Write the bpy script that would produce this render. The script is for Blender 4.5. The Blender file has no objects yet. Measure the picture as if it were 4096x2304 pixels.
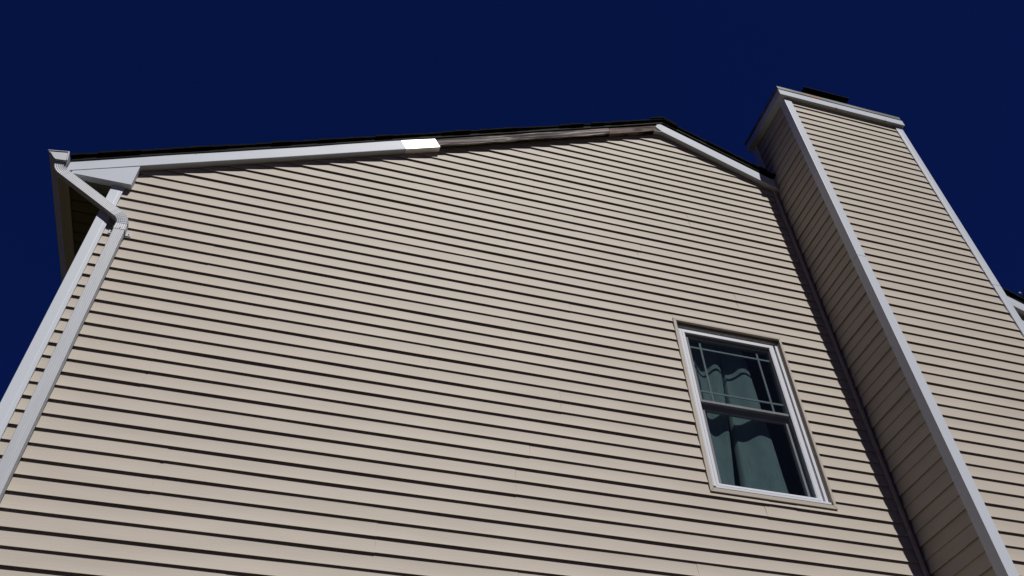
import bpy, bmesh, math, random
from mathutils import Vector, Matrix, noise
random.seed(7)
R = math.radians
H = 8.15                      # height of the measuring origin above the ground
E = 0.1016                    # exposure of one siding course
scene = bpy.context.scene

# ------------------------------------------------------------------ camera
cam_d = bpy.data.cameras.new('camera'); cam = bpy.data.objects.new('camera', cam_d)
scene.collection.objects.link(cam); scene.camera = cam
cam_d.sensor_width = 36.0; cam_d.lens = 3451.72/4096*36.0
cam_d.clip_start = 0.05; cam_d.clip_end = 5000
ra, rb, rc = -0.3026, 2.3779, -0.0332
M = Matrix.Rotation(ra, 4, 'Z') @ Matrix.Rotation(rb, 4, 'X') @ Matrix.Rotation(rc, 4, 'Z')
cam.matrix_world = Matrix.Translation((2.4724, -4.4288, -6.5432+H)) @ M

# ------------------------------------------------------------------ light
sun_vec = Vector((0.176, -1.0, 1.45)).normalized()      # towards the sun
sun_el = math.asin(sun_vec.z); sun_az = math.atan2(sun_vec.x, sun_vec.y)
sd = bpy.data.lights.new('sun', 'SUN'); so = bpy.data.objects.new('sun', sd)
scene.collection.objects.link(so)
sd.energy = 5.0; sd.angle = R(0.53); sd.color = (1.0, 0.965, 0.91)
so.rotation_euler = (-sun_vec).to_track_quat('-Z', 'Y').to_euler()
so.location = (0, -20, 40)
w = bpy.data.worlds.new('World'); scene.world = w; w.use_nodes = True
nt = w.node_tree; bg = nt.nodes['Background']
sky = nt.nodes.new('ShaderNodeTexSky'); sky.sky_type = 'NISHITA'; sky.sun_disc = False
sky.sun_elevation = sun_el; sky.sun_rotation = sun_az
sky.altitude = 14000; sky.air_density = 0.9; sky.dust_density = 0.0; sky.ozone_density = 6.0
tint = nt.nodes.new('ShaderNodeMix'); tint.data_type = 'RGBA'; tint.blend_type = 'MULTIPLY'; tint.inputs[0].default_value = 1.0
gm = nt.nodes.new('ShaderNodeGamma'); gm.inputs[1].default_value = 0.55      # evens out the horizon glow
nt.links.new(sky.outputs[0], gm.inputs[0]); nt.links.new(gm.outputs[0], tint.inputs[6]); tint.inputs[7].default_value = (0.082, 0.214, 1.0, 1)   # very deep clear-sky blue
nt.links.new(tint.outputs[2], bg.inputs[0]); bg.inputs[1].default_value = 0.08
scene.view_settings.view_transform = 'Standard'; scene.view_settings.look = 'None'
scene.view_settings.exposure = 0.0; scene.view_settings.gamma = 1.0
scene.render.engine = 'CYCLES'
scene.cycles.max_bounces = 8; scene.cycles.transparent_max_bounces = 24

# ------------------------------------------------------------------ materials
def mat(name, base, rough=0.5, metal=0.0, spec=0.5, var=0.0, vscale=6.0, vstretch=(1,1,1), col2=None, bump=0.0, bscale=60.0, bstretch=(1,1,1), coat=0.0):
    m = bpy.data.materials.new(name); m.use_nodes = True
    n = m.node_tree; L = n.links; b = n.nodes['Principled BSDF']
    b.inputs['Base Color'].default_value = (*base, 1); b.inputs['Roughness'].default_value = rough
    b.inputs['Metallic'].default_value = metal; b.inputs['Specular IOR Level'].default_value = spec
    b.inputs['Coat Weight'].default_value = coat
    tc = n.nodes.new('ShaderNodeTexCoord')
    if var > 0 or col2:
        mp = n.nodes.new('ShaderNodeMapping'); mp.inputs['Scale'].default_value = vstretch
        L.new(tc.outputs['Object'], mp.inputs[0])
        t = n.nodes.new('ShaderNodeTexNoise'); t.inputs['Scale'].default_value = vscale; t.inputs['Detail'].default_value = 6
        L.new(mp.outputs[0], t.inputs['Vector'])
        r = n.nodes.new('ShaderNodeValToRGB'); c2 = col2 or tuple(c*(1-var) for c in base)
        r.color_ramp.elements[0].position = 0.35; r.color_ramp.elements[0].color = (*c2, 1)
        r.color_ramp.elements[1].position = 0.65; r.color_ramp.elements[1].color = (*base, 1)
        L.new(t.outputs['Fac'], r.inputs[0]); L.new(r.outputs[0], b.inputs['Base Color'])
    if bump > 0:
        mp = n.nodes.new('ShaderNodeMapping'); mp.inputs['Scale'].default_value = bstretch
        L.new(tc.outputs['Object'], mp.inputs[0])
        t = n.nodes.new('ShaderNodeTexNoise'); t.inputs['Scale'].default_value = bscale; t.inputs['Detail'].default_value = 4
        L.new(mp.outputs[0], t.inputs['Vector'])
        bp = n.nodes.new('ShaderNodeBump'); bp.inputs['Strength'].default_value = bump; bp.inputs['Distance'].default_value = 0.002
        L.new(t.outputs['Fac'], bp.inputs['Height']); L.new(bp.outputs[0], b.inputs['Normal'])
    return m

SID = (0.408, 0.368, 0.320)
WHT = (0.450, 0.485, 0.560)
m_siding = mat('vinyl_siding', SID, 0.62, spec=0.22, var=0.085, vscale=1.6, vstretch=(1,1,5), bump=0.25, bscale=30, bstretch=(1,4,14))
m_trim = mat('painted_coil_white', WHT, 0.55, spec=0.25, var=0.05, vscale=3.0, bump=0.15, bscale=40)
m_coil_new = mat('shiny_new_coil', (0.84,0.85,0.86), 0.34, spec=0.5)
m_post = mat('vinyl_trim_white', (0.485,0.520,0.590), 0.45, var=0.04, vscale=4.0, vstretch=(1,1,0.2), bump=0.1, bscale=30)
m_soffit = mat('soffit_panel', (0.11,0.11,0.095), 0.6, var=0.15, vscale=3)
m_gutter = mat('gutter_aluminium', (0.45,0.475,0.52), 0.45, var=0.06, vscale=8)
m_spout = mat('downspout_aluminium', (0.42,0.445,0.49), 0.48, spec=0.4, var=0.06, vscale=5, vstretch=(10,10,0.6), bump=0.25, bscale=50, bstretch=(6,6,0.5))
m_shing = mat('dark_shingle', (0.009,0.010,0.009), 0.95, spec=0.05, var=0.5, vscale=40, bump=0.8, bscale=400)
m_drip = mat('dark_drip_edge', (0.007,0.009,0.006), 0.75, spec=0.08, var=0.2, vscale=6)
m_gap = mat('gap_shade_black', (0.012,0.011,0.011), 0.9, spec=0.1)  # near-black: the shade of the gaps is put into the colour
m_joint = mat('joint_gap', (0.05,0.05,0.05), 0.9)
m_vinylw = mat('window_vinyl_white', (0.56,0.58,0.635), 0.4, var=0.03, vscale=5)
m_munt = mat('muntin_grey', (0.40,0.43,0.45), 0.5)
m_sash = mat('sash_white', (0.36,0.37,0.42), 0.45)
m_seal = mat('black_seal', (0.01,0.01,0.01), 0.6)
m_flue = mat('black_flue_metal', (0.0025,0.0025,0.003), 0.7, spec=0.04)
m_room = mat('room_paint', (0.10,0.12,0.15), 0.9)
m_screw = mat('screw_head', (0.06,0.06,0.07), 0.4, metal=0.6)
m_found = mat('block_foundation', (0.30,0.29,0.27), 0.9, var=0.2, vscale=5, bump=0.6, bscale=60)
m_sheath = mat('house_sheathing', (0.20,0.17,0.13), 0.9)

def wood(name, c_lo, c_mid, c_hi):
    m = bpy.data.materials.new(name); m.use_nodes = True
    n = m.node_tree; L = n.links; b = n.nodes['Principled BSDF']; b.inputs['Roughness'].default_value = 0.85
    b.inputs['Specular IOR Level'].default_value = 0.2
    tc = n.nodes.new('ShaderNodeTexCoord')
    rot = n.nodes.new('ShaderNodeMapping'); rot.inputs['Rotation'].default_value = (0, R(26.4), 0)
    L.new(tc.outputs['Object'], rot.inputs[0])
    mp = n.nodes.new('ShaderNodeMapping'); mp.inputs['Scale'].default_value = (0.8, 6, 16)
    L.new(rot.outputs[0], mp.inputs[0])
    t = n.nodes.new('ShaderNodeTexNoise'); t.inputs['Scale'].default_value = 2.2; t.inputs['Detail'].default_value = 9; t.inputs['Roughness'].default_value = 0.68
    t.inputs['Distortion'].default_value = 0.8
    L.new(mp.outputs[0], t.inputs['Vector'])
    r = n.nodes.new('ShaderNodeValToRGB'); e = r.color_ramp.elements
    e[0].position = 0.40; e[0].color = (*c_lo, 1); e[1].position = 0.64; e[1].color = (*c_hi, 1)
    k = e.new(0.5); k.color = (*c_mid, 1)
    L.new(t.outputs['Fac'], r.inputs[0])
    # knots: dark elongated spots
    mk = n.nodes.new('ShaderNodeMapping'); mk.inputs['Scale'].default_value = (2.0, 3, 7)
    L.new(rot.outputs[0], mk.inputs[0])
    v = n.nodes.new('ShaderNodeTexVoronoi'); v.inputs['Scale'].default_value = 1.0
    L.new(mk.outputs[0], v.inputs['Vector'])
    kr = n.nodes.new('ShaderNodeValToRGB'); kr.color_ramp.elements[0].position = 0.14; kr.color_ramp.elements[0].color = (0.12,0.09,0.08,1)
    kr.color_ramp.elements[1].position = 0.24; kr.color_ramp.elements[1].color = (1,1,1,1)
    L.new(v.outputs['Distance'], kr.inputs[0])
    mx = n.nodes.new('ShaderNodeMix'); mx.data_type = 'RGBA'; mx.blend_type = 'MULTIPLY'; mx.inputs[0].default_value = 1.0
    L.new(r.outputs[0], mx.inputs[6]); L.new(kr.outputs[0], mx.inputs[7]); L.new(mx.outputs[2], b.inputs['Base Color'])
    bp = n.nodes.new('ShaderNodeBump'); bp.inputs['Strength'].default_value = 0.6; bp.inputs['Distance'].default_value = 0.003
    L.new(t.outputs['Fac'], bp.inputs['Height']); L.new(bp.outputs[0], b.inputs['Normal'])
    return m
m_wood_grey = wood('weathered_grey_wood', (0.010,0.008,0.007), (0.072,0.062,0.064), (0.44,0.38,0.36))
m_wood_brown = wood('weathered_brown_wood', (0.018,0.011,0.009), (0.105,0.074,0.066), (0.26,0.20,0.18))

def glass_mat():
    m = bpy.data.materials.new('window_glass'); m.use_nodes = True
    n = m.node_tree; L = n.links; out = n.nodes['Material Output']; n.nodes.remove(n.nodes['Principled BSDF'])
    tr = n.nodes.new('ShaderNodeBsdfTransparent'); tr.inputs[0].default_value = (0.66,0.74,0.76,1)
    gl = n.nodes.new('ShaderNodeBsdfGlossy'); gl.inputs['Roughness'].default_value = 0.02
    fr = n.nodes.new('ShaderNodeFresnel'); ge = n.nodes.new('ShaderNodeNewGeometry')
    mr = n.nodes.new('ShaderNodeMapRange'); mr.inputs[3].default_value = 1.5; mr.inputs[4].default_value = 1/1.5
    L.new(ge.outputs['Backfacing'], mr.inputs[0]); L.new(mr.outputs[0], fr.inputs[0])
    mx = n.nodes.new('ShaderNodeMixShader')
    L.new(fr.outputs[0], mx.inputs[0]); L.new(tr.outputs[0], mx.inputs[1]); L.new(gl.outputs[0], mx.inputs[2]); L.new(mx.outputs[0], out.inputs[0])
    return m
m_glass = glass_mat()
def screen_mat():
    m = bpy.data.materials.new('insect_screen_mesh'); m.use_nodes = True
    n = m.node_tree; L = n.links; out = n.nodes['Material Output']; b = n.nodes['Principled BSDF']
    b.inputs['Base Color'].default_value = (0.006,0.008,0.012,1); b.inputs['Roughness'].default_value = 1.0; b.inputs['Specular IOR Level'].default_value = 0.0
    tr = n.nodes.new('ShaderNodeBsdfTransparent')
    tc = n.nodes.new('ShaderNodeTexCoord'); mp = n.nodes.new('ShaderNodeMapping'); mp.inputs['Scale'].default_value = (40, 1, 5)
    t = n.nodes.new('ShaderNodeTexNoise'); t.inputs['Scale'].default_value = 1.5; t.inputs['Detail'].default_value = 5
    L.new(tc.outputs['Object'], mp.inputs[0]); L.new(mp.outputs[0], t.inputs['Vector'])
    mr = n.nodes.new('ShaderNodeMapRange'); mr.inputs[1].default_value = 0.3; mr.inputs[2].default_value = 0.8
    mr.inputs[3].default_value = 0.28; mr.inputs[4].default_value = 0.40
    L.new(t.outputs['Fac'], mr.inputs[0])
    mx = n.nodes.new('ShaderNodeMixShader'); L.new(mr.outputs[0], mx.inputs[0])
    L.new(tr.outputs[0], mx.inputs[1]); L.new(b.outputs[0], mx.inputs[2]); L.new(mx.outputs[0], out.inputs[0])
    return m
m_screen = screen_mat()
m_curtain = mat('curtain_cloth', (0.66,0.70,0.68), 0.9, spec=0.1, var=0.10, vscale=6, bump=0.5, bscale=14)
def cap_metal():
    m = mat('galvanised_cap', (0.20,0.215,0.22), 0.5, metal=0.3, var=0.3, vscale=3, vstretch=(1,3,12), col2=(0.085,0.09,0.07))
    n = m.node_tree; L = n.links; b = n.nodes['Principled BSDF']
    src = b.inputs['Base Color'].links[0].from_socket
    tc = n.nodes.new('ShaderNodeTexCoord'); sx = n.nodes.new('ShaderNodeSeparateXYZ'); L.new(tc.outputs['Object'], sx.inputs[0])
    a = n.nodes.new('ShaderNodeMath'); a.operation = 'ADD'; a.inputs[1].default_value = 0.31; L.new(sx.outputs[0], a.inputs[0])
    ab = n.nodes.new('ShaderNodeMath'); ab.operation = 'ABSOLUTE'; L.new(a.outputs[0], ab.inputs[0])
    t = n.nodes.new('ShaderNodeTexNoise'); t.inputs['Scale'].default_value = 14
    L.new(tc.outputs['Object'], t.inputs['Vector'])
    ad = n.nodes.new('ShaderNodeMath'); ad.operation = 'MULTIPLY_ADD'; ad.inputs[1].default_value = 0.22; L.new(t.outputs['Fac'], ad.inputs[0]); L.new(ab.outputs[0], ad.inputs[2])
    mr = n.nodes.new('ShaderNodeMapRange'); mr.inputs[1].default_value = 0.14; mr.inputs[2].default_value = 0.22; mr.inputs[3].default_value = 1; mr.inputs[4].default_value = 0
    L.new(ad.outputs[0], mr.inputs[0])
    mx = n.nodes.new('ShaderNodeMix'); mx.data_type = 'RGBA'; L.new(mr.outputs[0], mx.inputs[0]); L.new(src, mx.inputs[6]); mx.inputs[7].default_value = (0.20,0.085,0.03,1)
    L.new(mx.outputs[2], b.inputs['Base Color'])
    return m
m_cap = cap_metal()
m_grass = mat('lawn_grass', (0.036,0.029,0.006), 0.95, spec=0.05, var=0.4, vscale=0.8, col2=(0.046,0.034,0.012), bump=1.0, bscale=30)
m_leaf = mat('tree_leaves', (0.06,0.10,0.03), 0.6, var=0.4, vscale=1.5)
m_bark = mat('tree_bark', (0.10,0.08,0.06), 0.9, var=0.4, vscale=5, bump=0.8, bscale=20)

# ------------------------------------------------------------------ helpers
class MB:
    def __init__(s): s.v = []; s.f = []
    def face(s, pts):
        i = len(s.v); s.v += [tuple(p) for p in pts]; s.f.append(tuple(range(i, i+len(pts))))
    def box(s, x0, x1, y0, y1, z0, z1):
        i = len(s.v)
        s.v += [(x,y,z) for z in (z0,z1) for y in (y0,y1) for x in (x0,x1)]
        for q in ((0,2,3,1),(4,5,7,6),(0,1,5,4),(2,6,7,3),(0,4,6,2),(1,3,7,5)): s.f.append(tuple(i+a for a in q))
        return s
    def prism(s, poly, y0, y1):            # poly in x,z ; extruded along y
        i = len(s.v); n = len(poly)
        s.v += [(x,y0,z) for x,z in poly] + [(x,y1,z) for x,z in poly]
        s.f.append(tuple(i+a for a in range(n))); s.f.append(tuple(i+n+a for a in reversed(range(n))))
        for a in range(n):
            b = (a+1) % n; s.f.append((i+a, i+n+a, i+n+b, i+b))
        return s
    def prism_x(s, poly, x0, x1):          # poly in y,z ; extruded along x
        i = len(s.v); n = len(poly)
        s.v += [(x0,y,z) for y,z in poly] + [(x1,y,z) for y,z in poly]
        s.f.append(tuple(i+a for a in range(n))); s.f.append(tuple(i+n+a for a in reversed(range(n))))
        for a in range(n):
            b = (a+1) % n; s.f.append((i+a, i+n+a, i+n+b, i+b))
        return s
    def grid(s, rows, close=False):
        i = len(s.v); n = len(rows[0])
        for r in rows: s.v += [tuple(p) for p in r]
        for a in range(len(rows)-1):
            for b in range(n if close else n-1):
                c = (b+1) % n; s.f.append((i+a*n+b, i+a*n+c, i+(a+1)*n+c, i+(a+1)*n+b))
        return s
    def build(s, name, m, parent=None, bevel=0, smooth=False, label=None, recalc=True):
        xs = [v[0] for v in s.v]; ys = [v[1] for v in s.v]; zs = [v[2] for v in s.v]
        o3 = Vector(((min(xs)+max(xs))/2, (min(ys)+max(ys))/2, min(zs)))
        me = bpy.data.meshes.new(name); me.from_pydata([Vector(v)-o3 for v in s.v], [], s.f); me.update()
        bm = bmesh.new(); bm.from_mesh(me)
        bmesh.ops.remove_doubles(bm, verts=bm.verts, dist=1e-5)
        if recalc: bmesh.ops.recalc_face_normals(bm, faces=bm.faces)
        bm.to_mesh(me); bm.free()
        if smooth:
            for p in me.polygons: p.use_smooth = True
        me.materials.append(m)
        o = bpy.data.objects.new(name, me); scene.collection.objects.link(o)
        world = o3 + Vector((0,0,H)); o['wo'] = tuple(world)
        if parent is not None:
            o.parent = parent; o.location = world - Vector(parent['wo'])
        else: o.location = world
        if bevel:
            b = o.modifiers.new('bevel', 'BEVEL'); b.width = bevel; b.segments = 2; b.limit_method = 'ANGLE'; b.angle_limit = R(40)
        if label: o['label'] = label
        return o
def empty(name, loc, parent=None, label=None, cat=None, group=None):   # loc in measuring coordinates
    o = bpy.data.objects.new(name, None); scene.collection.objects.link(o); o.empty_display_size = 0.3
    world = Vector(loc) + Vector((0,0,H)); o['wo'] = tuple(world)
    if parent is not None: o.parent = parent; o.location = world - Vector(parent['wo'])
    else: o.location = world
    if label: o['label'] = label
    if cat: o['category'] = cat
    if group: o['group'] = group
    return o
def nz(*a): return noise.noise(Vector(a))
GZ = -H                                     # ground in measuring coordinates

# ------------------------------------------------------------------ measured lines
PX, PZ = 5.573, 1.051                       # peak of the rake boards' lower edge
SL, SR = 0.4873, 0.490
def zL(x): return PZ - SL*(PX-x)
def zR(x): return PZ - SR*(x-PX)
def rake_low(x): return zL(x) if x < PX else zR(x)
XE0, XE1 = 0.515, 2*PX-0.515                # eave fascia x
XW0, XW1 = 0.8347, 2*PX-0.8347              # wall corners
YB = 10.0                                   # back of the house
RT = 1.297                                  # ridge top
def roof(x): return RT - 0.5*abs(x-PX)

house = empty('house', (PX, 0, GZ), label='two storey house with beige siding, a bare wooden rake board and a tall sided chimney', cat='house')

# ------------------------------------------------------------------ siding builder
def siding_panel(mb, zlo, zhi, xl, xr, y0, kk, joints=(), yr_lo=0.010, yr_hi=0.010, flip=None, zclip=None, wav=1.0):
    """one course. zlo = lip height. xl, xr = functions of z. flip maps (u, d, z) -> point."""
    zc0, zc1 = (zlo, zhi) if zclip is None else zclip
    prof = []
    if zc0 <= zlo + 1e-6:
        hc = 0.026 if yr_lo > 0.0125 else 0.010
        prof += [(yr_lo+0.003, zlo+hc+0.002), (0.0042, zlo+hc), (0.0036, zlo+0.0012), (0.0030, zlo), (0.0007, zlo), (0.0, zlo+0.0012)]
    else:
        prof += [(yr_hi*(zc0-zlo)/(zhi-zlo), zc0)]
    for t in (0.18, 0.4, 0.6, 0.8):
        z = zlo + t*(zhi-zlo)
        if zc0 < z < zc1: prof.append((yr_hi*(t + 0.55*t*(1-t)), z))
    hu = 0.028 if yr_hi > 0.0125 else 0.012
    zt = zhi+hu if zclip is None else min(zhi+hu, zc1+0.002)
    prof.append((yr_hi*(1+0.02) if zt > zhi else yr_hi*(zt-zlo)/(zhi-zlo), zt))
    x_lo = min(xl(zlo), xl(zhi)); x_hi = max(xr(zlo), xr(zhi))
    cuts = [x_lo] + [j for j in joints if x_lo+0.1 < j < x_hi-0.1] + [x_hi]
    for i in range(len(cuts)-1):
        a, b = cuts[i], cuts[i+1]
        off = -0.0011 if i % 2 == 0 else 0.0
        dz = -0.0012 if i % 2 == 0 else 0.0006
        if i+1 < len(cuts)-1 and i % 2 == 0: b += 0.02
        if i > 0 and i % 2 == 0: a -= 0.02
        n = max(1, int((b-a)/0.22)); rows = []
        for y, z in prof:
            row = []
            for q in range(n+1):
                x = a + (b-a)*q/n
                x = min(max(x, xl(z)), xr(z))
                w1 = nz(x*0.9, kk*3.7, y0) * 0.0022*wav; w2 = nz(x*1.3+9, kk*1.9, y0) * 0.0011*wav
                row.append(flip(x, y0 + y + off + w1, z + dz*(1 if z < zlo+0.01 else 0) + (w2 if z < zlo+0.01 else 0)))
            rows.append(row)
        mb.grid(rows)
        if i % 2 == 0:      # thickness of the overlapping panel end
            for e in (0, -1):
                if (e == -1 and i < len(cuts)-2) or (e == 0 and i > 0):
                    mb.face([rows[-1][e], rows[4][e], flip_y(rows[4][e], flip), flip_y(rows[-1][e], flip)])
def flip_y(p, flip):
    q = Vector(p); return tuple(q + DEPTH)
def fwall(x, y, z): return (x, y, z)

jr = random.Random(3)
fixed = {29:1.503, 30:1.503, 31:1.49, 36:1.75, 37:1.73, 38:1.73, 21:3.82, 22:3.82, 35:3.82, 34:3.82, 39:2.98, 40:2.98, 3:4.07, 4:4.07, 5:3.0, 6:3.0, 33:5.87, 15:3.55, 16:3.55, 17:3.55}
DEPTH = Vector((0, 0.004, 0))
wallmb = MB(); clip_up = 0.09
WX0, WX1, WZ0, WZ1 = 5.216, 6.168, -3.312, -1.700
kmin = -int((PZ+0.12)/E)-1; kmax = int((H-0.5)/E)
def edge_l(z):      # where the gable cuts the course on the left
    return max(XW0+0.02, PX - (PZ+clip_up - z)/SL) if z > -1.0 else XW0+0.02
def edge_r(z): return min(XW1-0.02, PX + (PZ+clip_up - z)/SR)
for k in range(kmin, kmax):
    z0 = -k*E; z1 = z0+E
    if z0 > PZ+clip_up-0.02: continue
    thick = k % 2 == 1
    lo, hi = (0.0130, 0.0118) if thick else (0.0118, 0.0130)
    pr = (k+1)//2
    base = [1.5, 3.8, 2.1, 3.1, 4.3][pr % 5] + 0.15*math.sin(pr*2.1)
    js = sorted([fixed.get(k, base)] + [base+3.66 if base+3.66 < 9.8 else base+1.9])
    zt = min(z1, PZ+clip_up-0.01)
    segs = []
    chl = lambda z: 6.700
    if z0 < WZ1 and z1 > WZ0:
        segs.append((edge_l, lambda z: WX0, None)); segs.append((lambda z: WX1, lambda z: 6.700, None))
        if z1 > WZ1: segs.append((lambda z: WX0, lambda z: WX1, (WZ1, zt)))
        if z0 < WZ0: segs.append((lambda z: WX0, lambda z: WX1, (z0, WZ0)))
    else:
        segs.append((edge_l, lambda z: min(6.700, edge_r(z)), None))
    if edge_r(z0) > 8.2: segs.append((lambda z: 8.13, edge_r, None))
    for xl, xr, zc in segs:
        if xr(z0) - xl(z0) < 0.05: continue
        siding_panel(wallmb, z0, zt, xl, xr, 0.0, k, js, lo, hi, fwall, zc)
wallmb.build('siding_wall', m_siding, house, recalc=False)
# sheathing behind the siding (keeps light out), with the window opening
sh = MB()
y0, y1 = 0.018, 0.16
gab = lambda x: rake_low(x)+0.13
for xa, xb in ((XW0+0.02, 5.25), (6.15, XW1-0.02)):
    pts = [(xa, GZ+0.3), (xb, GZ+0.3), (xb, gab(xb))] + ([(PX, gab(PX))] if xa < PX < xb else []) + [(xa, gab(xa))]
    sh.prism(pts, y0, y1)
sh.prism([(5.25, -1.735), (6.15, -1.735), (6.15, gab(6.15)), (PX, gab(PX)), (5.25, gab(5.25))], y0, y1)
sh.box(5.25, 6.15, y0, y1, GZ+0.3, -3.265)
sh.build('wall_sheathing', m_sheath, house)
# remaining walls
DEPTH = Vector((0.004, 0, 0))
lm = MB()
for k in range(14, kmax):
    z0 = -k*E; lo, hi = (0.0130, 0.0118) if k % 2 else (0.0118, 0.0130)
    siding_panel(lm, z0, z0+E, lambda z: 0.02, lambda z: YB-0.02, 0.0, k+50, (2.2+k % 3, 6.2), lo, hi, lambda u, d, z: (XW0+d, u, z))
lm.box(XW0+0.018, XW0+0.15, 0.161, YB-0.02, GZ+0.3, -1.40)
lm.build('side_wall', m_siding, house, recalc=False)
rm = MB(); rm.box(XW1-0.15, XW1-0.018, 0.161, YB-0.02, GZ+0.3, -1.40)
DEPTH = Vector((-0.004, 0, 0))
for k in range(14, kmax):
    z0 = -k*E; lo, hi = (0.0130, 0.0118) if k % 2 else (0.0118, 0.0130)
    siding_panel(rm, z0, z0+E, lambda z: 0.02, lambda z: YB-0.02, 0.0, k+90, (3.2,), lo, hi, lambda u, d, z: (XW1-d, u, z))
rm.build('side_wall', m_siding, house, recalc=False)
bw = MB(); bw.prism([(XW0+.02, GZ+.3), (XW1-.02, GZ+.3), (XW1-.02, gab(XW1)), (PX, gab(PX)), (XW0+.02, gab(XW0))], YB-0.14, YB-0.01)
bw.build('rear_wall', m_siding, house)
fd = MB(); fd.box(XW0+0.03, XW1-0.03, 0.03, YB-0.03, GZ-0.3, GZ+0.32); fd.build('foundation', m_found, house)

# ------------------------------------------------------------------ corner posts of the wall
def L_post(xc, yc, sx, sy, w_, z0, z1, name, parent, m=m_post, t=0.016):
    """outside corner post, corner at (xc,yc); legs run along +sx x and +sy y"""
    p = MB()
    k_ = w_*0.70; poly = [(0,0),(k_,0),(k_+.002,0.0007),(w_,0.0007),(w_,t),(t,t),(t,w_),(0.0007,w_),(0.0007,k_+.002),(0,k_)]
    pts = [(xc+sx*a, yc+sy*b) for a, b in poly]
    i = 0
    p.v = [(x,y,z0) for x,y in pts] + [(x,y,z1) for x,y in pts]
    n = len(poly)
    p.f = [tuple(range(n)), tuple(reversed(range(n,2*n)))] + [(a,(a+1)%n,n+(a+1)%n,n+a) for a in range(n)]
    return p.build(name, m, parent, bevel=0.002)
L_post(XW0, -0.012, 1, 1, 0.086, GZ+0.3, -1.420, 'corner_post', house)
L_post(XW1, -0.012, -1, 1, 0.086, GZ+0.3, -1.420, 'corner_post', house)
ic = MB(); ic.prism_x([(-0.020, GZ+.3), (0.010, GZ+.3), (0.010, 0.565), (-0.020, 0.565)], 6.6935, 6.722)
ic.build('inside_corner_trim', m_siding, house, bevel=0.004)

# ------------------------------------------------------------------ rake boards
OM = 0.050                                  # how far the metal covered rake stands out
def perp_cut(x, z, h):                      # point up the cut square to the left rake
    d = Vector((-SL, 1.0)).normalized(); return x + d.x*h, z + d.y*h
# left white metal covered board, with slightly wavy upper edge
lb = MB(); N = 46; x_a, x_b = 0.517, 2.93
low, upf = [], []
for i in range(N+1):
    x = x_a + (x_b-x_a)*i/N
    hgt = 0.142 - 0.004*(x-x_a)/(x_b-x_a) + 0.0075*nz(x*2.3, 4.1, 0) + 0.0022*nz(x*7, 1.1, 3)
    yo = -OM + 0.0025*nz(x*1.6, 7.7, 1)
    low.append((x, yo, zL(x)+0.0008*nz(x*3,0,5))); upf.append((x-0.0 if i else x, yo+0.002*nz(x*3.1,2,2), zL(x)+hgt))
mid = [((a[0]+b[0])/2, (a[1]+b[1])/2-0.0022*nz(a[0]*2.2, 3, 9), (a[2]+b[2])/2) for a, b in zip(low, upf)]
back_low = [(p[0], 0.004, p[2]+0.001) for p in low]; back_up = [(p[0], -0.02, p[2]) for p in upf]
rows = [back_low, low, [(p[0], p[1]-0.0012, p[2]+0.006) for p in low], [(p[0], p[1]+0.0002, p[2]+0.012) for p in low], mid, upf, back_up]
lb.grid(rows)
lb.face([r[0] for r in rows]); lb.face([r[-1] for r in rows])
lb.build('rake_board', m_trim, house, label='white metal covered rake board running up from the gutter', smooth=False)
# shiny new piece of coil
sp = MB()
xa, za = 2.915, zL(2.915); xb, zb = 3.212, zL(3.212)
ta = perp_cut(xa, za, 0.124); tb = perp_cut(xb, zb, 0.118)
def coil(y): return [(xa,y,za-.001),(xb,y,zb-.001),(tb[0],y,tb[1]),(ta[0],y,ta[1])]
tilt = 0.0012
F = [(xa,-OM-.0030,za-.001),(xb,-OM-.0030,zb-.001),(tb[0],-OM-.0030+tilt,tb[1]),(ta[0],-OM-.0030+tilt,ta[1])]
B = [(p[0], 0.004, p[2]) for p in F[:2]] + [(p[0], -0.03, p[2]) for p in F[2:]]
sp.face(F); sp.face([F[0],B[0],B[1],F[1]]); sp.face([F[1],B[1],B[2],F[2]]); sp.face([F[2],B[2],B[3],F[3]]); sp.face([F[3],B[3],B[0],F[0]])
cp = sp.build('rake_board', m_coil_new, house, bevel=0.0008, label='short shiny white piece of coil at the end of the covered rake')
def disc(mb, x, y, z, r, n=10, d=0.003):
    a = [(x+r*math.cos(t), y, z+r*math.sin(t)) for t in [2*math.pi*i/n for i in range(n)]]
    b = [(p[0], y-d, p[2]) for p in a]; mb.face(b); mb.grid([a, b], close=True)
for (x, z, pn) in ((2.905,-0.150,cp),(2.952,-0.196,cp)):
    s_ = MB(); disc(s_, x, -OM-.0018, z, 0.0030, d=.003); s_.build('nail', m_screw, pn)
for x, dz in ((2.80, .075), (1.30, .11), (0.60,.12)):
    s_ = MB(); disc(s_, x, -OM-.001, zL(x)+dz, 0.0028); s_.build('nail', m_screw, house)
# bare wooden boards
def wood_board(x0, x1, b0, b1, t0, t1, yf, m, label, yb=0.006):
    n = 24; rows = [[],[],[],[]]
    for i in range(n+1):
        x = x0+(x1-x0)*i/n; f = i/n
        zb_ = zL(x)+b0+(b1-b0)*f + 0.0012*nz(x*6,1,2); zt_ = zL(x)+t0+(t1-t0)*f
        rows[0].append((x, yb, zb_+.002)); rows[1].append((x, yf, zb_)); rows[2].append((x, yf, zt_)); rows[3].append((x, yb, zt_))
    b = MB(); b.grid(rows); b.face([r[0] for r in rows]); b.face([r[-1] for r in rows])
    return b.build('rake_board', m, house, bevel=0.0015, label=label)
wood_board(3.16, 4.926, 0.026, 0.052, 0.150, 0.185, -0.046, m_wood_grey, 'bare weathered grey wooden rake board', -0.030)
wood_board(4.929, 5.500, 0.058, 0.060, 0.185, 0.19, -0.043, m_wood_brown, 'bare browner wooden board next to the peak')
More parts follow.
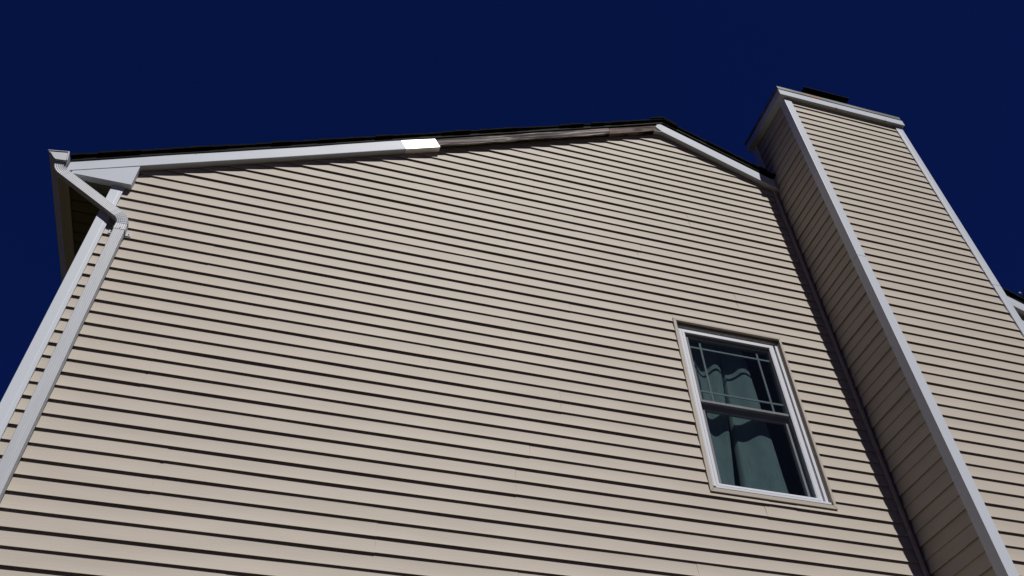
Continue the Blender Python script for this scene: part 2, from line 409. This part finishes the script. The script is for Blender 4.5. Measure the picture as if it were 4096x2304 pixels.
# right white board
def right_board(x0, x1, first):
    b = MB(); n = max(4, int((x1-x0)/0.12)); rows = [[],[],[],[],[]]
    for i in range(n+1):
        x = x0+(x1-x0)*i/n; yo = -OM+0.0018*nz(x*1.9, 2.2, 6); hg = 0.136+0.002*nz(x*2.5,8,1)
        rows[0].append((x, 0.004, zR(x)+.001)); rows[1].append((x, yo, zR(x))); rows[2].append((x, yo-.0012, zR(x)+.07)); rows[3].append((x, yo, zR(x)+hg)); rows[4].append((x, -0.02, zR(x)+hg))
    b.grid(rows); b.face([r[-1] for r in rows])
    if first:   # clipped nose at the peak
        A, Bq = rows[1][0], rows[3][0]
        nose = [(5.5105,-OM,1.203),(5.475,-OM,1.131)]
        b.face([Bq, nose[0], nose[1], A]); b.face([rows[4][0], (5.5105,-.02,1.203), nose[0], Bq])
        b.face([nose[0], (5.5105,-.02,1.203), (5.475,-.02,1.131), nose[1]])
        b.face([nose[1], (5.475,-.02,1.131), rows[0][0], A])
    else: b.face([r[0] for r in rows])
    return b
right_board(5.540, 6.716, True).build('rake_board', m_trim, house, label='white metal covered rake board between the peak and the chimney')
pk = MB(); pk.prism([(5.452,1.052),(5.538,1.066),(5.538,1.070),(5.452,1.056)], -0.046, 0.003); pk.build('peak_flap', m_trim, house)
right_board(8.147, XE1-0.02, False).build('rake_board', m_trim, house, label='white rake board beyond the chimney')
# end return of the right board against the chimney
en = MB(); en.box(6.716, 6.745, -0.055, -0.0, 0.47, 0.66); en.build('end_flashing', m_siding, house, bevel=0.003)
# slab coloured black for the shade behind the boards, up to the deck
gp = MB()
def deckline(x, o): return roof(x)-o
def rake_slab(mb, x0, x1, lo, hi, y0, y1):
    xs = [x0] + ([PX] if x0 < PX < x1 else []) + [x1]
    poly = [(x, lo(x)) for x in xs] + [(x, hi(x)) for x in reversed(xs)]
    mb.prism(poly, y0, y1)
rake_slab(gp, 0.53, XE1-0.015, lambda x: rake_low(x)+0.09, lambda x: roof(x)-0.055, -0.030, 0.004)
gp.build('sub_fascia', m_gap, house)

# ------------------------------------------------------------------ roof
rf = MB()
rake_slab(rf, 0.506, 2*PX-0.506, lambda x: roof(x)-0.066, lambda x: roof(x)-0.030, -0.030, YB+0.03)
roof_o = rf.build('roof', m_gap, house)
de = MB()
rake_slab(de, 0.516, 2*PX-0.516, lambda x: roof(x)-0.066-0.006, lambda x: roof(x)-0.034, -0.056, -0.032)
rake_slab(de, 0.516, 2*PX-0.516, lambda x: roof(x)-0.034, lambda x: roof(x)-0.029, -0.062, -0.032)
de.build('drip_edge', m_drip, roof_o, bevel=0.002)
sg = MB(); rr = random.Random(11)
L = PX-0.515; n = int(L/0.116)
for side in (-1, 1):
    for i in range(n+1):
        d0 = i*0.116; d1 = min(d0+0.15, L+0.012)      # horizontal distance from the ridge
        if d0 > L: break
        xa_, xb_ = PX+side*d0, PX+side*d1
        lift = 0.010 + rr.uniform(0,0.002); yj = -0.068 - rr.uniform(0,0.014)
        top = lambda x, l: roof(x)-0.012+l
        poly = [(xa_, roof(xa_)-0.026), (xb_, roof(xb_)-0.026), (xb_, roof(xb_)-0.008+lift*0.5), (xa_, roof(xa_)-0.016)]
        sg.prism(poly, yj, YB+0.06)
sg.build('shingles', m_shing, roof_o)
rc_ = MB()
for i in range(60):
    ya = -0.085+i*0.17; yb = ya+0.2; t = 0.012
    if ya > YB: break
    poly = [(PX-0.15, roof(PX-0.15)-0.004),(PX, RT-0.004),(PX+0.15, roof(PX+0.15)-0.004),(PX+0.15, roof(PX+.15)+t),(PX, RT+t),(PX-0.15, roof(PX-.15)+t)]
    a = MB(); rc_.prism(poly, ya, min(yb, YB+.07))
rc_.build('ridge_cap', m_shing, roof_o)

# ------------------------------------------------------------------ eaves: return box, soffit, fascia, gutter, downspout
def mir(x, s): return x if s < 0 else 2*PX-x
ZS = -1.424
for s in (-1, 1):
    b = MB(); pl = [(0.556,ZS),(0.9655,ZS),(0.9655,zL(0.9655)+0.02),(0.556,zL(0.556)+0.015)]
    pl = [(mir(x,s), z) for x, z in pl]
    b.prism(pl, -0.047, 0.006); b.build('return_box', m_trim, house, bevel=0.0012, label=None)
    f = MB(); f.box(*sorted((mir(0.512,s), mir(0.535,s))), -0.044, YB, -1.432, -1.245); f.build('eave_fascia', m_trim, house, bevel=0.002)
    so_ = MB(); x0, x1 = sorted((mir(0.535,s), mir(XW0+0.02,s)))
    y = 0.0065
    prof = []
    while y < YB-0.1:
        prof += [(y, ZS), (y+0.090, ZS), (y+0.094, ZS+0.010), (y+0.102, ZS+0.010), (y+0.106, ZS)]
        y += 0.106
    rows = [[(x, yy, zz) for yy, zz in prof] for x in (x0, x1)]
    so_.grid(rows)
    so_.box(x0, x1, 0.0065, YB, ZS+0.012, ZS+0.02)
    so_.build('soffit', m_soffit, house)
    # K style gutter
    def gprof(k=0.0): return [(0.484,-1.243+k),(0.500,-1.338+k),(0.427,-1.345+k),(0.415,-1.336+k),(0.405,-1.325+k),(0.393,-1.310+k),(0.383,-1.296+k),(0.375,-1.286+k),(0.361,-1.281+k),(0.356,-1.270+k)]
    g = MB(); outer = gprof(); 
    rows = [[(mir(x,s), yy, z) for x, z in outer] for yy in (-0.078, YB-0.01)]
    inner = [(x+(0.003 if x < .5 else -.003), z+0.003) for x, z in outer]
    g.grid(rows); rows = [[(mir(x,s), yy, z) for x, z in inner] for yy in (-0.078, YB-0.01)]; g.grid(rows)
    go = g.build('gutter', m_gutter, house)
    ec = MB(); lf = outer[2:]; nL = len(lf)
    rt = [(0.500-0.016*i/(nL-1), -1.338+0.095*i/(nL-1)) for i in range(nL)]
    ec.grid([[(mir(a_,s), -0.081, b_) for a_, b_ in lf], [(mir(a_,s), -0.081, b_) for a_, b_ in rt]])
    ec.grid([[(mir(a_,s), yy, b_) for a_, b_ in outer] for yy in (-0.081, -0.072)], close=True)
    ec.prism([(mir(x,s), z) for x, z in ((0.352,-1.272),(0.354,-1.266),(0.486,-1.239),(0.486,-1.243))], -0.087, -0.0812)
    ec.prism([(mir(x,s), z) for x, z in ((0.482,-1.246),(0.490,-1.244),(0.507,-1.342),(0.498,-1.341))], -0.090, -0.0812)
    ec.build('end_cap', m_gutter, go)

def spout_section(wd=0.0745, dp=0.052, ribs=5, depth=0.0012):
    """closed outline, u across (broad face at v=-dp/2), v in depth"""
    pts = []; r = 0.006
    nseg = ribs*6
    u0 = -wd/2+r; u1 = wd/2-r
    for i in range(nseg+1):
        t = i/nseg; u = u0+(u1-u0)*t
        pts.append((u, -dp/2 + depth*0.5*(1-math.cos(2*math.pi*ribs*t)) * (0.9 if 0 < i < nseg else 0)))
    pts += [(wd/2-.0018, -dp/2+.0018), (wd/2, -dp/2+r)]
    for i in range(1, 9): pts.append((wd/2 - (0.0015 if i % 2 else 0), -dp/2+r+(dp-2*r)*i/9))
    pts += [(wd/2, dp/2-r), (wd/2-r, dp/2), (-wd/2+r, dp/2), (-wd/2, dp/2-r)]
    for i in range(1, 9): pts.append((-wd/2 + (0.0015 if i % 2 else 0), dp/2-r-(dp-2*r)*i/9))
    pts += [(-wd/2, -dp/2+r), (-wd/2+.0018, -dp/2+.0018)]
    return pts
def sweep(path, yc, sect):
    """path: list of (x,z,scale) in a plane y=yc; the broad face looks to -y"""
    rings = []
    for i, (x, z, sc) in enumerate(path):
        a = path[max(0,i-1)]; b = path[min(len(path)-1,i+1)]
        t = Vector((b[0]-a[0], b[1]-a[1])).normalized(); nrm = Vector((-t.y, t.x))   # u axis
        rings.append([(x+nrm.x*u*sc, yc+v*sc, z+nrm.y*u*sc) for u, v in sect])
    return rings
def bend(c0, c1, c2, r, crimps, amp=0.045, shrink=1.0):
    """rounded corner at c1 between directions c0->c1 and c1->c2"""
    a = (Vector(c1)-Vector(c0)).normalized(); b = (Vector(c2)-Vector(c1)).normalized()
    ang = a.angle(b); tl = r*math.tan(ang/2)
    p0 = Vector(c1)-a*tl; side = 1 if a.x*b.y-a.y*b.x > 0 else -1
    cen = p0 + Vector((-a.y, a.x))*side*r
    out = []; n = crimps*4
    for i in range(n+1):
        t = i/n; th = ang*t*side; v = p0-cen
        q = cen + Vector((v.x*math.cos(th)-v.y*math.sin(th), v.x*math.sin(th)+v.y*math.cos(th)))
        out.append((q.x, q.y, shrink*(1.0 + amp*(0.5-0.5*math.cos(2*math.pi*crimps*t)) - amp*0.5)))
    return out
YC = -0.034
sec = spout_section(); sec_flat = spout_section(depth=0.0004)
def downspout(mirror, detail=True):
    mx = (lambda p: (2*PX-p[0], p[1], p[2])) if mirror else (lambda p: p)
    sx_, top, bot, cx = 0.462, -1.342, GZ+0.25, 1.0250
    c1 = (0.462, -1.405); c2 = (cx, -1.800)
    d = empty('downspout', (mx((cx,0,0))[0], YC, GZ), parent=house)
    def ring_build(rings, name, m, par, smooth=False):
        b = MB(); b.grid([[mx(p) for p in r] for r in rings], close=True)
        b.face([mx(p) for p in rings[0]]); b.face([mx(p) for p in rings[-1]])
        return b.build(name, m, par, smooth=smooth)
    # straight pipe
    ring_build(sweep([(cx, -1.885, 1.0), (cx, -4.0, 1.0), (cx, bot, 1.0)], YC, sec_flat), 'pipe', m_spout, d)
    # lower elbow incl. its straight collar
    dirv = (Vector(c2)-Vector(c1)).normalized()
    st = Vector(c2)-dirv*0.105
    pl = [(st.x, st.y, 1.03), (st.x+dirv.x*0.03, st.y+dirv.y*0.03, 1.03)] + bend(c1, c2, (cx, -3), 0.125, 7, 0.11, 1.02) + [(cx, -1.865, 1.04), (cx, -1.893, 1.05), (cx, -1.8935, 1.085), (cx, -1.921, 1.085)]
    el = ring_build(sweep(pl, YC, sec), 'elbow', m_spout, d)
    if detail:
        q = MB(); disc(q, cx+0.004, YC-0.052/2*1.085, -1.908, 0.0038); q.build('screw', m_screw, el)
    # slanted pipe
    s0 = Vector(c1)+dirv*0.07; s1 = st+dirv*0.012
    ring_build(sweep([(s0.x, s0.y, 1.0), (s1.x, s1.y, 1.0)], YC, sec), 'slanted_pipe', m_gutter, d)
    pl = [(0.462, -1.338, 1.03), (0.462, -1.352, 1.03)] + bend((0.462,-1.3), c1, c2, 0.105, 6, 0.11, 1.03) + [(s0.x+dirv.x*0.02, s0.y+dirv.y*0.02, 1.03)]
    ring_build(sweep(pl, YC, sec), 'elbow', m_gutter, d)
    # wall straps
    for zz in (-1.905, -4.9, -7.2):
        b = MB(); b.box(cx-0.0745, cx+0.0745, -0.0055, -0.0030, zz-0.016, zz+0.016)
        b.v = [mx(p) for p in b.v]
        so_ = b.build('strap', m_gutter, d, bevel=0.0008)
        for dx in (-0.058, 0.058):
            q = MB(); disc(q, cx+dx, -0.0055, zz, 0.005); q.v = [mx(p) for p in q.v]; q.build('screw', m_screw, so_)
    # outlet foot
    foot = sweep([(cx, GZ+0.32, 1.03)] + bend((cx,GZ+1),(cx,GZ+0.16),(cx+ -0.6,GZ+0.03), 0.09, 4, 0.06, 1.02) + [(cx-0.35, GZ+0.09, 1.0)], YC, sec)
    ring_build(foot, 'elbow', m_spout, d)
downspout(False); downspout(True, False)

# ------------------------------------------------------------------ window
win = empty('window', (5.7, 0, WZ0), parent=house)
tx0, tx1, tz0, tz1 = 5.207, 6.177, -3.321, -1.690
yt = -0.007
t = MB()
def mitre(mb, o, i, yf, yb):
    (ox0,ox1,oz0,oz1), (ix0,ix1,iz0,iz1) = o, i
    O = [(ox0,oz0),(ox1,oz0),(ox1,oz1),(ox0,oz1)]; I = [(ix0,iz0),(ix1,iz0),(ix1,iz1),(ix0,iz1)]
    for a in range(4):
        b = (a+1) % 4
        mb.face([(O[a][0],yf,O[a][1]),(O[b][0],yf,O[b][1]),(I[b][0],yf,I[b][1]),(I[a][0],yf,I[a][1])])
        mb.face([(O[a][0],yf,O[a][1]),(O[a][0],yb,O[a][1]),(O[b][0],yb,O[b][1]),(O[b][0],yf,O[b][1])])
        mb.face([(I[a][0],yf,I[a][1]),(I[b][0],yf,I[b][1]),(I[b][0],yb,I[b][1]),(I[a][0],yb,I[a][1])])
ti = (tx0+0.027, tx1-0.020, tz0+0.030, tz1-0.022)
mitre(t, (tx0,tx1,tz0,tz1), ti, yt, 0.030); t.build('trim', m_siding, win, bevel=0.002)
# mitre lines and small lifted corner tips
for (x,z,sx,sz) in ((tx0,tz1,1,-1),(tx1,tz1,-1,-1),(tx1,tz0,-1,1),(tx0,tz0,1,1)):
    a = Vector((x,z)); bq = Vector((x+sx*0.024, z+sz*0.025)); n_ = Vector((-(bq-a).y, (bq-a).x)).normalized()*0.0008
    ml = MB(); ml.face([(a.x+n_.x,yt-.0006,a.y+n_.y),(a.x-n_.x,yt-.0006,a.y-n_.y),(bq.x-n_.x,yt-.0006,bq.y-n_.y),(bq.x+n_.x,yt-.0006,bq.y+n_.y)]); ml.build('mitre_joint', m_joint, win)
# outer frame
fr = MB(); fo = (5.236, 6.156, -3.290, -1.713)
mitre(fr, fo, (5.262, 6.126, -3.268, -1.738), 0.028, 0.052)
mitre(fr, (5.262, 6.126, -3.268, -1.738), (5.276, 6.112, -3.250, -1.756), 0.050, 0.16)
fr.build('frame', m_vinylw, win, bevel=0.0015)
# sloping sill nose
sl = MB(); sl.prism_x([(-0.008,-3.289),(-0.008,-3.272),(0.040,-3.240),(0.12,-3.232),(0.12,-3.289)], 5.253, 6.139); sl.build('sill', m_vinylw, win, bevel=0.002)
# outer screen frame and screen
sf = MB(); mitre(sf, (5.262,6.106,-3.262,-1.768), (5.306,6.061,-3.226,-1.808), 0.026, 0.042)
mitre(sf, (5.282,6.088,-3.246,-1.786), (5.300,6.067,-3.232,-1.803), 0.0225, 0.028)
sf.build('screen_frame', m_vinylw, win, bevel=0.0015)
sc = MB(); sc.face([(5.306,0.036,-3.226),(6.061,0.036,-3.226),(6.061,0.036,-1.808),(5.306,0.036,-1.808)]); sc.build('screen', m_screen, win)
def sash(z0, z1, y, name, stile, top, bot, munt):
    s = MB(); X0, X1 = 5.318, 6.075
    inn = (X0+stile, X1-stile, z0+bot, z1-top)
    mitre(s, (X0,X1,z0,z1), inn, y, y+0.030)
    so_ = s.build(name, m_sash, win, bevel=0.0015)
    g = MB(); g.face([(inn[0],y+0.016,inn[2]),(inn[1],y+0.016,inn[2]),(inn[1],y+0.016,inn[3]),(inn[0],y+0.016,inn[3])]); g.build('pane', m_glass, so_)
    g = MB(); g.face([(inn[0],y+0.028,inn[2]),(inn[1],y+0.028,inn[2]),(inn[1],y+0.028,inn[3]),(inn[0],y+0.028,inn[3])]); g.build('pane', m_glass, so_)
    if munt:
        for xc in (5.442, 5.951):
            mb = MB(); mb.box(xc-0.0080, xc+0.0080, y+0.0180, y+0.0240, inn[2], inn[3]); mb.build('muntin', m_munt, so_)
        for zc in (-1.918, -2.371):
            mb = MB(); mb.box(inn[0], inn[1], y+0.0175, y+0.0245, zc-0.0075, zc+0.0075); mb.build('muntin', m_munt, so_)
    return so_
sash(-2.493, -1.795, 0.044, 'upper_sash', 0.018, 0.034, 0.022, True)
sash(-3.245, -2.445, 0.078, 'lower_sash', 0.040, 0.092, 0.040, False)
# room behind the window: part of the house shell
rmx = MB()
def inbox(mb, x0,x1,y0,y1,z0,z1):
    mb.face([(x0,y0,z0),(x1,y0,z0),(x1,y1,z0),(x0,y1,z0)]); mb.face([(x0,y0,z1),(x1,y0,z1),(x1,y1,z1),(x0,y1,z1)])
    mb.face([(x0,y1,z0),(x1,y1,z0),(x1,y1,z1),(x0,y1,z1)]); mb.face([(x0,y0,z0),(x0,y1,z0),(x0,y1,z1),(x0,y0,z1)]); mb.face([(x1,y0,z0),(x1,y1,z0),(x1,y1,z1),(x1,y0,z1)])
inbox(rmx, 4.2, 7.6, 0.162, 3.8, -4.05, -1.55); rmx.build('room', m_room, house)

# curtains (hang inside, things of their own)
def curtain(x0, x1, yf, label):
    rows = []; nx, nk = 100, 70
    for j in range(nk+1):
        z = -3.75 + (3.75-1.62)*j/nk; row = []
        for i in range(nx+1):
            t = i/nx; a, b = x0(z), x1(z); x = a+(b-a)*t
            y = yf(x, t, z) + 0.007*nz(x*4, z*1.7, 3) + 0.0042*nz(x*10, z*5, 5) + 0.0022*nz(x*23+z*9, z*13, 2)
            row.append((x, y, z))
        rows.append(row)
    b = MB(); b.grid(rows)
    o = b.build('curtain', m_curtain, None, smooth=True, label=label); o['category'] = 'curtain'; o['group'] = 'curtains behind the window'
    sm = o.modifiers.new('thickness', 'SOLIDIFY'); sm.thickness = 0.002
TP = 2*math.pi
curtain(lambda z: 5.262, lambda z: 5.665+0.13*min(0, z+2.05),
        lambda x, t, z: 0.165-0.021*math.cos(TP*(x-5.593-0.05*(z+2.05))/0.21)*(0.6+0.4*min(1, max(0, z+3.2)))+0.035*max(0, (t-0.93)/0.07)**2,
        'pale curtain panel filling the left half of the window')
curtain(lambda z: 5.674+0.075*min(0, z+2.05), lambda z: 5.960-0.065*(z+2.05),
        lambda x, t, z: 0.166-0.023*math.cos(TP*(t-0.62)/1.05)+0.045*max(0, (0.07-t)/0.07)**2+0.10*max(0, t-0.80)/0.20+0.010*math.sin(TP*t*2+z*3)*max(0,-z-2.5),
        'narrower pale curtain panel in the middle of the window, dark room to its right')

# ------------------------------------------------------------------ chimney
ch = empty('chimney', (7.43, -0.28, GZ), parent=house)
CX0, CX1, CY0, CY1 = 6.7200, 8.1445, -0.6155, 0.085
ZC = 1.234
DEPTH = Vector((0, 0.004, 0))
cf = MB()
nct = int((ZC-GZ)/E)-1
def lohi(j): return (0.0118,0.0102) if j % 2 else (0.0102,0.0118)
for j in range(0, nct):
    z0 = ZC-E*j; lo, hi = lohi(j); zt = z0+E if j else 1.331
    siding_panel(cf, z0, zt, lambda z: CX0+0.03, lambda z: CX1-0.03, CY0, j+200, (), lo, hi, fwall, wav=0.7)
cf.build('front_siding', m_siding, ch, recalc=False)
for side, xc, sg_ in (('l', CX0+0.014, 1), ('r', CX1-0.014, -1)):
    cs = MB(); DEPTH = Vector((0.004*sg_, 0, 0))
    for j in range(0, nct):
        z0 = ZC-E*j; lo, hi = (0.0170, 0.0100) if j % 2 else (0.0100, 0.0170); zt = z0+E if j else 1.331
        yb = CY1-0.03 if z0 > roof(xc)-0.1-0.0 else 0.012
        siding_panel(cs, z0, zt, lambda z: CY0+0.02, lambda z: yb, 0.0, j+300, (), lo, hi, (lambda u, d, z: (xc+sg_*d, u, z)), wav=1.0)
    cs.build('side_siding', m_siding, ch, recalc=False)
core = MB(); core.box(CX0+0.035, CX1-0.035, CY0+0.018, CY1-0.02, GZ+0.1, 1.33); core.build('core', m_sheath, ch)
cb = MB(); cb.box(CX0+0.03, CX1-0.03, CY1-0.018, CY1-0.008, 0.0, 1.33); cb.build('rear_siding', m_siding, ch)
def post_pair(xc, sx):
    zj = -1.165 
    p = L_post(xc, CY0-0.0095, sx, 1, 0.0845, GZ+0.1, zj-0.0012, 'corner_post', ch)
    p2 = L_post(xc, CY0-0.0095, sx, 1, 0.0845, zj+0.0012, 1.329, 'corner_post', ch)
post_pair(CX0-0.003, 1); post_pair(CX1+0.002, -1)
L_post(CX0-0.003, CY1+0.003, 1, -1, 0.0845, 0.60, 1.329, 'corner_post', ch)
L_post(CX1+0.002, CY1+0.003, -1, -1, 0.0845, 0.0, 1.329, 'corner_post', ch)
# top trim band
tb_ = MB(); ox0, ox1, oy0, oy1 = CX0-0.056, CX1+0.026, -0.6565, CY1+0.012
ix = 0.055
def bandbox(mb, z0, z1, e=0.0, th=0.078):
    mb.box(ox0-e, ox1+e, oy0-e, oy0+th, z0, z1); mb.box(ox0-e, ox1+e, oy1-th, oy1+e, z0, z1)
    mb.box(ox0-e, ox0+th, oy0+th, oy1-th, z0, z1); mb.box(ox1-th, ox1+e, oy0+th, oy1-th, z0, z1)
bandbox(tb_, 1.3295, 1.421); tb_.build('top_trim', m_trim, ch, bevel=0.0015)
# two seams in the band
for x in (7.335, 7.93):
    se = MB(); se.face([(x, oy0-0.0008, 1.332),(x+0.0022, oy0-0.0008, 1.332),(x-0.003, oy0-0.0008, 1.372),(x-0.004, oy0-0.0008, 1.372)]); se.build('stain', m_joint, ch)
    se = MB(); se.face([(x-.006, oy0+0.001, 1.3287),(x+0.008, oy0+0.001, 1.3287),(x+0.004, oy0+0.030, 1.3287),(x-.002, oy0+.030, 1.3287)]); se.build('stain', m_joint, ch)
gpc = MB(); gpc.box(ox0+0.012, ox1-0.022, oy0+0.012, oy1-0.012, 1.4212, 1.440); gpc.build('top_deck', m_gap, ch)
mc = MB(); e = 0.0
mc.box(ox0-0.001, ox1-0.012, oy0-0.001, oy0+0.003, 1.438, 1.481); mc.box(ox0-0.001, ox1-0.012, oy1-0.003, oy1+0.001, 1.438, 1.481)
mc.box(ox0-0.001, ox0+0.003, oy0+0.003, oy1-0.003, 1.428, 1.481); mc.box(ox1-0.016, ox1-0.012, oy0+0.003, oy1-0.003, 1.438, 1.481)
mc.box(ox0-0.001, ox1-0.012, oy0-0.001, oy1+0.001, 1.4812, 1.484)
mc.build('metal_cap', m_cap, ch, bevel=0.001)
fl = MB(); fx, fy = 7.438, -0.278
fl.box(fx-0.17, fx+0.17, fy-0.15, fy+0.15, 1.485, 1.835)
flo = fl.build('flue', m_flue, ch)
ld = MB(); hw = 0.284
ld.v = [(fx-hw,fy-hw,1.838),(fx+hw,fy-hw,1.838),(fx+hw,fy+hw,1.838),(fx-hw,fy+hw,1.838),(fx-hw,fy-hw,1.846),(fx+hw,fy-hw,1.846),(fx+hw,fy+hw,1.846),(fx-hw,fy+hw,1.846),(fx,fy,1.862)]
ld.f = [(0,3,2,1),(0,1,5,4),(1,2,6,5),(2,3,7,6),(3,0,4,7),(4,5,8),(5,6,8),(6,7,8),(7,4,8)]
ld.build('lid', m_flue, flo)

# ------------------------------------------------------------------ ground
g = MB(); S = 900; ng = 30
g.face([(-S,-S,GZ),(S,-S,GZ),(S,S,GZ),(-S,S,GZ)])
gr = g.build('ground', m_grass, None); gr['kind'] = 'structure'; gr['label'] = 'lawn around the house'

# ------------------------------------------------------------------ tree beyond the roof
tr = empty('tree', (23.3, 6.8, GZ), label='leafy tree showing as a green tip over the roof at the right edge', cat='tree')
tk = MB(); rings = []
for i in range(13):
    t = i/12; r = 0.38*(1-t)**0.8+0.05; z = GZ+18.0*t
    rings.append([(23.3+0.3*math.sin(t*3)+r*math.cos(a), 6.8+0.2*math.sin(t*4)+r*math.sin(a), z) for a in [2*math.pi*q/12 for q in range(12)]])
tk.grid(rings, close=True)
tr_r = random.Random(5)
tips = [Vector((22.49,8.35,11.08)), Vector((23.3,8.0,10.6)), Vector((23.7,7.7,10.9))]
for i in range(34):
    t = tr_r.uniform(0.28, 0.97); z0 = GZ+18.0*t; a = tr_r.uniform(0, 2*math.pi); Ln = (1.12-t)*4.6*tr_r.uniform(.6,1)
    b0 = Vector((23.3,6.8,z0)); d = Vector((math.cos(a), math.sin(a), 0.55)).normalized()
    b1 = b0+d*Ln; tips += [b0.lerp(b1, f) for f in (0.45, 0.7, 0.9, 1.0)]
    r0, r1 = 0.10*(1.2-t), 0.02; up = Vector((0,0,1)); u = d.cross(up).normalized(); v = d.cross(u)
    tk.grid([[tuple(c+(u*math.cos(q)+v*math.sin(q))*rr_) for q in [2*math.pi*n_/6 for n_ in range(6)]] for c, rr_ in ((b0,r0),(b0.lerp(b1,.5)+Vector((0,0,-.1)),(r0+r1)/2),(b1,r1))], close=True)
tk.grid([[tuple(c+Vector((math.cos(q)*rr_, math.sin(q)*rr_, 0))) for q in [2*math.pi*n_/6 for n_ in range(6)]] for c, rr_ in ((Vector((23.3,6.8,8.2)),.07),(Vector((23.4,7.5,10.0)),.05),(Vector((23.0,8.3,11.2)),.015))], close=True)
tk.build('trunk', m_bark, tr, smooth=True)
cr = MB()
for c in tips + [Vector((23.3,6.8,GZ+18.2))]:
    R_ = tr_r.uniform(0.6, 1.0)
    if (c-Vector((22.49,8.35,11.08))).length < 1.2: R_ = 0.52
    for q in range(200):
        v = Vector((tr_r.gauss(0,1), tr_r.gauss(0,1), tr_r.gauss(0,.8))); v = v.normalized()*R_*tr_r.random()**0.4
        p = c+v; n_ = Vector((tr_r.gauss(0,1), tr_r.gauss(0,1), tr_r.gauss(0,1)+0.6)).normalized(); u = n_.orthogonal().normalized(); w_ = n_.cross(u); s_ = tr_r.uniform(0.035,0.065)
        cr.face([p-u*s_*1.5, p-w_*s_*.7, p+u*s_*1.5, p+w_*s_*.7])
mesh_v = cr
me = bpy.data.meshes.new('crown'); o3 = Vector((23.3,6.8,GZ+6)); me.from_pydata([Vector(v)-o3 for v in cr.v], [], cr.f); me.materials.append(m_leaf)
co = bpy.data.objects.new('crown', me); scene.collection.objects.link(co); co.parent = tr; co.location = o3 - Vector((23.3,6.8,GZ))

for o in scene.objects:
    if 'wo' in o: del o['wo']
